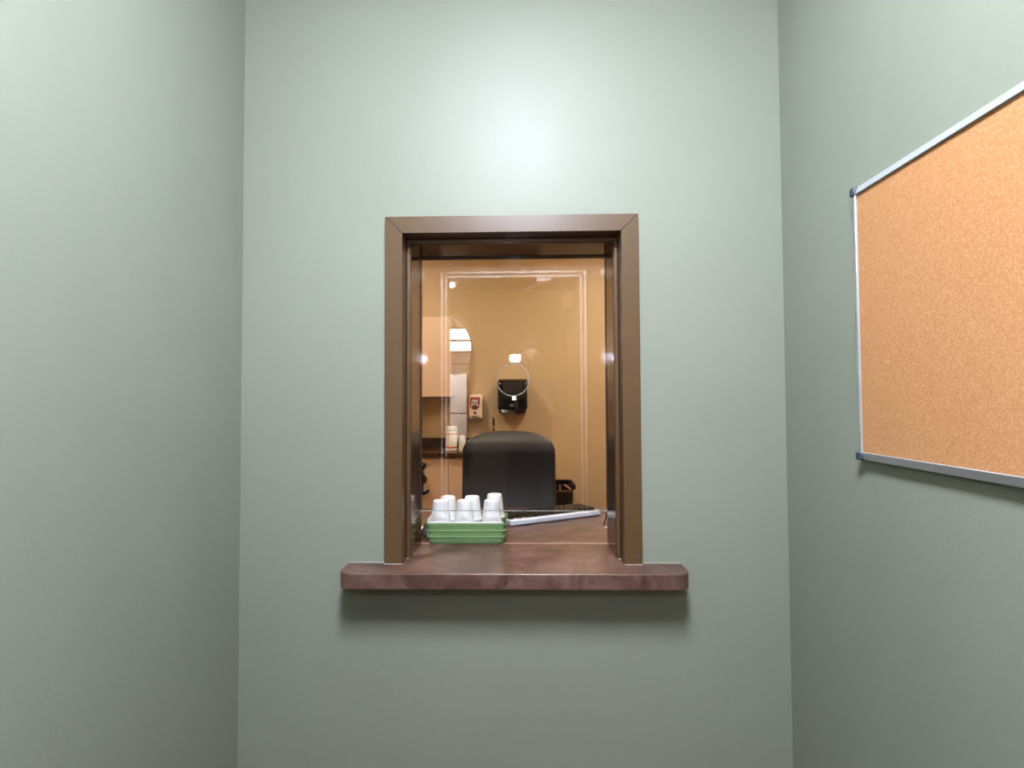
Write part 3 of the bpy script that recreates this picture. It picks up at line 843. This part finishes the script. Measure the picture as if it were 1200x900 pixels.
HY = -2.49; HZ = 2.53
bm = BM()
pcx, pcz, pr = -1.02, H + .553, .47      # round opening in the hall wall
def wall_round(x0, x1, z0, z1, c, r, y0, y1):
    bm = BM()
    o = [bm.verts.new((x, y0, z)) for x, z in ((x0, z0), (x1, z0), (x1, z1), (x0, z1))]
    ed = [bm.edges.new((o[i], o[(i + 1) % 4])) for i in range(4)]
    ci = [bm.verts.new((c[0] + r * math.cos(2 * PI * k / 64), y0, c[1] + r * math.sin(2 * PI * k / 64))) for k in range(64)]
    ed += [bm.edges.new((ci[i], ci[(i + 1) % 64])) for i in range(64)]
    bmesh.ops.triangle_fill(bm, edges=ed, use_beauty=True)
    ext = bmesh.ops.extrude_face_region(bm, geom=bm.faces[:])
    bmesh.ops.translate(bm, vec=(0, y1 - y0, 0), verts=[v for v in ext['geom'] if isinstance(v, bmesh.types.BMVert)])
    return bm
struct('wall_hall', wall_round(-2.2, 1.6, 0, HZ, (pcx, pcz), pr, HY, HY - .1), HALLP, smooth=False)
bm = BM(); box(bm, -2.3, -2.2, HY - .1, YD - .12, 0, HZ); struct('wall_hall_left', bm, HALLP, smooth=False)
bm = BM(); box(bm, 1.6, 1.7, HY - .1, YD - .12, 0, HZ); struct('wall_hall_right', bm, HALLP, smooth=False)
bm = BM(); box(bm, -2.3, XL - .12, YD - .16, YD - .121, 0, HZ); box(bm, XR + .12, 1.7, YD - .16, YD - .121, 0, HZ); struct('wall_hall_near', bm, HALLP, smooth=False)
bm = BM(); box(bm, -2.3, 1.7, HY - .1, YD - .12, -.1, 0); struct('floor_hall', bm, FLOOR, smooth=False)
bm = BM(); box(bm, -2.3, 1.7, HY - .1, YD - .121, HZ, HZ + .1); struct('ceiling_hall', bm, HALLP, smooth=False)
# round window with horizontal bars, bright daylight in its middle panes
w2 = bpy.data.objects.new('window_2', None); C.objects.link(w2); w2.location = (pcx, HY, pcz - pr); w2['kind'] = 'structure'
w2['label'] = 'round hall window with two bright panes, mirrored in the service glass'
bm = BM(); lathe(bm, [(pr - .035, -.06), (pr - .035, .02), (pr + .02, .02), (pr + .02, .0005), (pr - .001, .0005), (pr - .001, -.06)], (pcx, HY, pcz), 64, 'y')
obj('window_frame', bm, mat('hall_window_frame', srgb(196, 168, 128), .5), w2)
bm = BM()
zb = [pcz - .30, pcz - .015, pcz + .108, pcz + .232]
zb = [H + .40, H + .535, H + .660, H + .80]
def chord(z):
    return math.sqrt(max(0, (pr - .036) ** 2 - (z - pcz) ** 2))
for z in zb:
    h = chord(z); box(bm, pcx - h, pcx + h, HY - .05, HY - .03, z - .009, z + .009)
obj('window_bar', bm, mat('hall_window_bar', srgb(196, 168, 128), .5), w2)
DAY = emit('daylight_pane', (.95, .98, 1.0), 14)
FROST = emit('lit_frosted_pane', (1.0, .88, .66), 2.2)
cuts = [pcz - pr + .036] + zb + [pcz + pr - .036]
for i, (a, b) in enumerate(zip(cuts, cuts[1:])):
    bm = BM(); pts = []
    n = 12
    a2, b2 = a + (.009 if i else .0), b - (.009 if i < len(cuts) - 2 else .0)
    for k in range(n + 1):
        z = a2 + (b2 - a2) * k / n; pts.append((pcx + chord(z), z))
    for k in range(n + 1):
        z = b2 - (b2 - a2) * k / n; pts.append((pcx - chord(z) - .0005, z))
    prism(bm, pts, 'y', HY - .046, HY - .040)
    obj('pane', bm, DAY if i in (2, 3) else FROST, w2, smooth=False)
# white two-door cabinet on the hall wall
hc_x0, hc_x1 = -.852, -.6185
wc = thing('hall_cabinet', 'white two-door cabinet on the hall wall, mirrored in the service glass', 'cabinet', (-.735, HY, H - .45))
bm = BM(); box(bm, hc_x0, hc_x1, HY + .001, HY + .16, H - .450, H + .275); obj('cabinet_body', bm, mat('cabinet_seam', srgb(70, 60, 50), .5), wc)
for z0, z1 in ((H - .135, H + .274), (H - .449, H - .152)):
    bm = BM(); box(bm, hc_x0 + .001, hc_x1 - .001, HY + .16, HY + .18, z0, z1); d = obj('door', bm, WHITEPAPER, wc, .003)
for z0, z1 in ((H - .135, H - .07), (H - .225, H - .152)):
    bm = BM(); box(bm, -.851, -.818, HY + .18, HY + .192, z0, z1); obj('handle', bm, WOODB, wc)
# added fill lamp, out of sight, to brighten the white cabinet's reflection
sp = thing('fill_spot', 'black spot lamp added unseen in the hall to brighten the white cabinet', 'fill_spot', (-.75, -1.55, HZ))
bm = BM(); tube(bm, [(-.75, -1.55, HZ - .001), (-.75, -1.55, HZ - .06)], .012, 10); obj('stem', bm, BLACKM, sp)
bm = BM(); tube(bm, [(-.75, -1.53, HZ - .055), (-.75, -1.60, HZ - .15)], .045, 20); obj('can', bm, BLACKM, sp)
ld = bpy.data.lights.new('fill_beam', 'SPOT'); ld.energy = 500; ld.color = (1, .98, .95); ld.spot_size = math.radians(50); ld.spot_blend = .6; ld.shadow_soft_size = .03
lo = bpy.data.objects.new('fill_beam', ld); C.objects.link(lo); lo.parent = sp
lo.location = (0, -.065, -.17)
lo.rotation_euler = (Vector((-.80, -2.33, 1.20)) - Vector((-.75, -1.615, HZ - .17))).to_track_quat('-Z', 'Y').to_euler()
# hall lamp
hl = thing('ceiling_light', 'long bright hall ceiling light, mirrored at the top left of the glass', 'ceiling light', (-.77, -2.0, HZ))
bm = BM(); box(bm, -.85, -.69, -2.16, -1.74, HZ - .012, HZ - .0005); obj('tray', bm, WHITEP, hl)
bm = BM(); prism(bm, rrect(-.825, -.715, -2.14, -1.76, .05, 6), 'z', HZ - .05, HZ - .0125); obj('diffuser', bm, emit('hall_lamp', (1.0, .93, .8), 60), hl, .012)

# ------------------------------------------------------------------ camera flash of the photographer
FLASH = emit('flash_tube', (.86, .98, 1.2), 400)
pc = thing('photo_camera', 'black camera with bracket flash, its flash mirrored as a white spot in the glass', 'camera', (0, -.08, H - .05))
bm = BM(); prism(bm, [(-.050, H - .046), (.085, H - .046), (.104, H - .040), (.104, H + .030), (.088, H + .036), (.045, H + .038), (.034, H + .060), (-.020, H + .060), (-.030, H + .036), (-.050, H + .034)], 'y', -.118, -.062)
obj('camera_body', bm, BLACKM, pc, .004)
bm = BM(); prism(bm, rrect(.078, .106, H - .044, H + .026, .010, 4), 'y', -.064, -.040); obj('grip', bm, BLACKM, pc, .006)
bm = BM(); lathe(bm, [(.030, -.064), (.036, -.060), (.036, -.046), (.039, -.044), (.039, -.024), (.036, -.020), (.036, -.010), (.031, -.010), (.029, -.022), (.001, -.024)], (0, 0, H), 32, 'y'); obj('lens', bm, BLACKP, pc)
bm = BM(); tube(bm, [(-.02, -.09, H - .05), (-.085, -.09, H - .052), (-.105, -.09, H - .02), (-.105, -.09, H + .15), (-.075, -.09, H + .19)], .007, 8); obj('bracket', bm, BLACKM, pc)
bm = BM(); box(bm, -.088, -.032, -.125, -.06, H + .17, H + .235); obj('flash_body', bm, BLACKM, pc, .006)
bm = BM(); box(bm, -.097, -.023, -.145, -.046, H + .238, H + .292); fh = obj('flash_head', bm, BLACKM, pc, .005)
bm = BM(); prism(bm, rrect(-.092, -.028, H + .243, H + .287, .008, 4), 'y', -.046, -.043); obj('flash_window', bm, FLASH, fh, smooth=False)

def photographer():
    ox, oy = .045, -.37
    V, R, E_ = [], [], []
    def add(p, r, par=None):
        V.append(p); R.append(r); i = len(V) - 1
        if par is not None:
            E_.append((par, i))
        return i
    pel = add((ox, oy, .94), (.15, .10))
    wai = add((ox, oy, 1.08), (.14, .095), pel)
    che = add((ox, oy - .005, 1.27), (.165, .11), wai)
    upc = add((ox, oy - .005, 1.39), (.13, .085), che)
    nek = add((ox, oy + .005, 1.475), (.055, .055), upc)
    jaw = add((ox, oy + .035, 1.535), (.062, .070), nek)
    hed = add((ox, oy + .030, 1.605), (.083, .096), jaw)
    top = add((ox, oy + .020, 1.668), (.070, .080), hed)
    for s in (1, -1):
        hip = add((ox + s * .095, oy, .87), (.095, .095), pel)
        kne = add((ox + s * .115, oy + .015, .48), (.062, .062), hip)
        ank = add((ox + s * .12, oy - .015, .09), (.043, .045), kne)
        toe = add((ox + s * .13, oy + .12, .045), (.045, .036), ank)
        sho = add((ox + s * .175, oy - .005, 1.395), (.062, .062), upc)
        elb = add((ox + s * .245, oy + .04, 1.13), (.046, .046), sho)
        if s == 1:
            wri = add((.158, -.185, 1.235), (.028, .032), elb)
            pal = add((.138, -.128, 1.275), (.024, .036), wri)
            for k, (z, l) in enumerate(((1.322, .92), (1.303, 1.0), (1.284, .95), (1.266, .8))):
                a = add((.134, -.090, z), (.0105, .0105), pal)
                b = add((.128, -.050, z + .001), (.0095, .0095), a)
                c = add((.112, -.030, z), (.009, .009), b)
                add((.112 - .026 * l, -.029, z - .001), (.0078, .0078), c)
            a = add((.122, -.140, 1.312), (.012, .012), pal)
            b = add((.098, -.136, 1.334), (.0105, .0105), a)
            add((.074, -.130, 1.338), (.009, .009), b)
        else:
            wri = add((-.088, -.170, 1.195), (.028, .030), elb)
            pal = add((-.050, -.098, 1.225), (.034, .022), wri)
            for k, (y, l) in enumerate(((-.030, .9), (-.047, 1.0), (-.064, .95), (-.080, .8))):
                a = add((-.046, y - .012, 1.248), (.0105, .0105), pal)
                b = add((-.056, y, 1.272), (.0095, .0095), a)
                c = add((-.057, y, 1.298), (.009, .009), b)
                add((-.050, y, 1.298 + .024 * l), (.0078, .0078), c)
            a = add((-.010, -.092, 1.236), (.012, .012), pal)
            b = add((.024, -.080, 1.248), (.0105, .0105), a)
            add((.048, -.070, 1.268), (.009, .009), b)
    me = bpy.data.meshes.new('photographer_skeleton')
    me.from_pydata(V, E_, [])
    o = bpy.data.objects.new('photographer_skeleton', me); C.objects.link(o)
    sk = o.modifiers.new('skin', 'SKIN'); sk.use_smooth_shade = True
    layer = me.skin_vertices[0].data if me.skin_vertices else None
    if layer is None:
        me.skin_vertices.new() if hasattr(me.skin_vertices, 'new') else None
        layer = me.skin_vertices[0].data
    for i, r in enumerate(R):
        layer[i].radius = r
    layer[0].use_root = True
    sb = o.modifiers.new('sub', 'SUBSURF'); sb.levels = 3; sb.render_levels = 3
    bpy.context.view_layer.update()
    dg = bpy.context.evaluated_depsgraph_get()
    body = bpy.data.meshes.new_from_object(o.evaluated_get(dg))
    bpy.data.objects.remove(o)
    body.name = 'person'
    body.materials.clear()
    for m in (mat('skin', srgb(176, 130, 106), .55), mat('dark_jacket', srgb(14, 14, 16), .9), mat('dark_trousers', srgb(24, 25, 30), .85), mat('dark_shoes', srgb(15, 15, 15), .5)):
        body.materials.append(m)
    for p in body.polygons:
        c = p.center; p.use_smooth = True
        hand = c.y > -.185 and 1.19 < c.z < 1.36 and -.115 < c.x < .19
        if c.z > 1.47 or hand:
            i = 0
        elif c.z > .90:
            i = 1
        elif c.z > .10:
            i = 2
        else:
            i = 3
        p.material_index = i
    po = bpy.data.objects.new('person', body); C.objects.link(po)
    tag(po, 'person in dark clothes holding a camera, hands faintly mirrored in the glass', 'person')
    # hair, eyes, nose, mouth
    bm = BM(); bmesh.ops.create_uvsphere(bm, u_segments=20, v_segments=12, radius=1, matrix=Matrix.Translation((ox, oy + .005, 1.640)) @ Matrix.Diagonal((.095, .112, .088, 1)))
    bmesh.ops.delete(bm, geom=[v for v in bm.verts if v.co.z < 1.60 or (v.co.y > oy + .07 and v.co.z < 1.67)], context='VERTS')
    obj('hair', bm, mat('dark_hair', srgb(40, 28, 20), .6), po)
    for s in (1, -1):
        bm = BM(); ball(bm, (ox + s * .032, oy + .108, 1.600), .012, 12); obj('eye', bm, mat('eye_dark', srgb(60, 45, 38), .2), po)
        bm = BM(); ball(bm, (ox + s * .084, oy + .020, 1.590), .02, 12, .45, .8, 1.5); obj('ear', bm, body.materials[0], po)
    bm = BM(); ball(bm, (ox, oy + .125, 1.572), .016, 12, .8, 1, 1.4); obj('nose', bm, body.materials[0], po)
    bm = BM(); ball(bm, (ox, oy + .108, 1.534), .02, 12, 1.1, .35, .3); obj('mouth', bm, mat('lips', srgb(170, 96, 86), .5), po)
photographer()

# ------------------------------------------------------------------ camera
def setup_camera():
    f = 620.0
    dY = Vector((15, -18.5, -f)).normalized()
    dZ = Vector((496 - 600, 450 + 20800, -f)); dZ = (dZ - dZ.dot(dY) * dY).normalized()
    dX = dY.cross(dZ)
    # columns = world axes in camera space; the camera's own matrix is the transpose
    Mc = Matrix((dX, dY, dZ))
    cam = bpy.data.cameras.new('camera'); co = bpy.data.objects.new('camera', cam); C.objects.link(co)
    co.matrix_world = Matrix.Translation((0, 0, H)) @ Mc.to_4x4()
    cam.sensor_fit = 'HORIZONTAL'; cam.sensor_width = 36; cam.lens = 36 * f / 1200
    cam.clip_start = .005; cam.clip_end = 50
    scene.camera = co
setup_camera()

w = bpy.data.worlds.new('World'); scene.world = w; w.use_nodes = True
w.node_tree.nodes['Background'].inputs['Color'].default_value = (.6, .65, .7, 1)
w.node_tree.nodes['Background'].inputs['Strength'].default_value = .0

vs = scene.view_settings
scene.display_settings.display_device = 'sRGB'
vs.view_transform = 'Standard'; vs.look = 'None'; vs.gamma = 1; vs.exposure = 0; vs.use_curve_mapping = False
cy_ = scene.cycles
cy_.max_bounces = 10; cy_.diffuse_bounces = 5; cy_.glossy_bounces = 5; cy_.transparent_max_bounces = 16
cy_.sample_clamp_indirect = 25
cy_.use_denoising = True
cy_.caustics_reflective = False; cy_.caustics_refractive = False
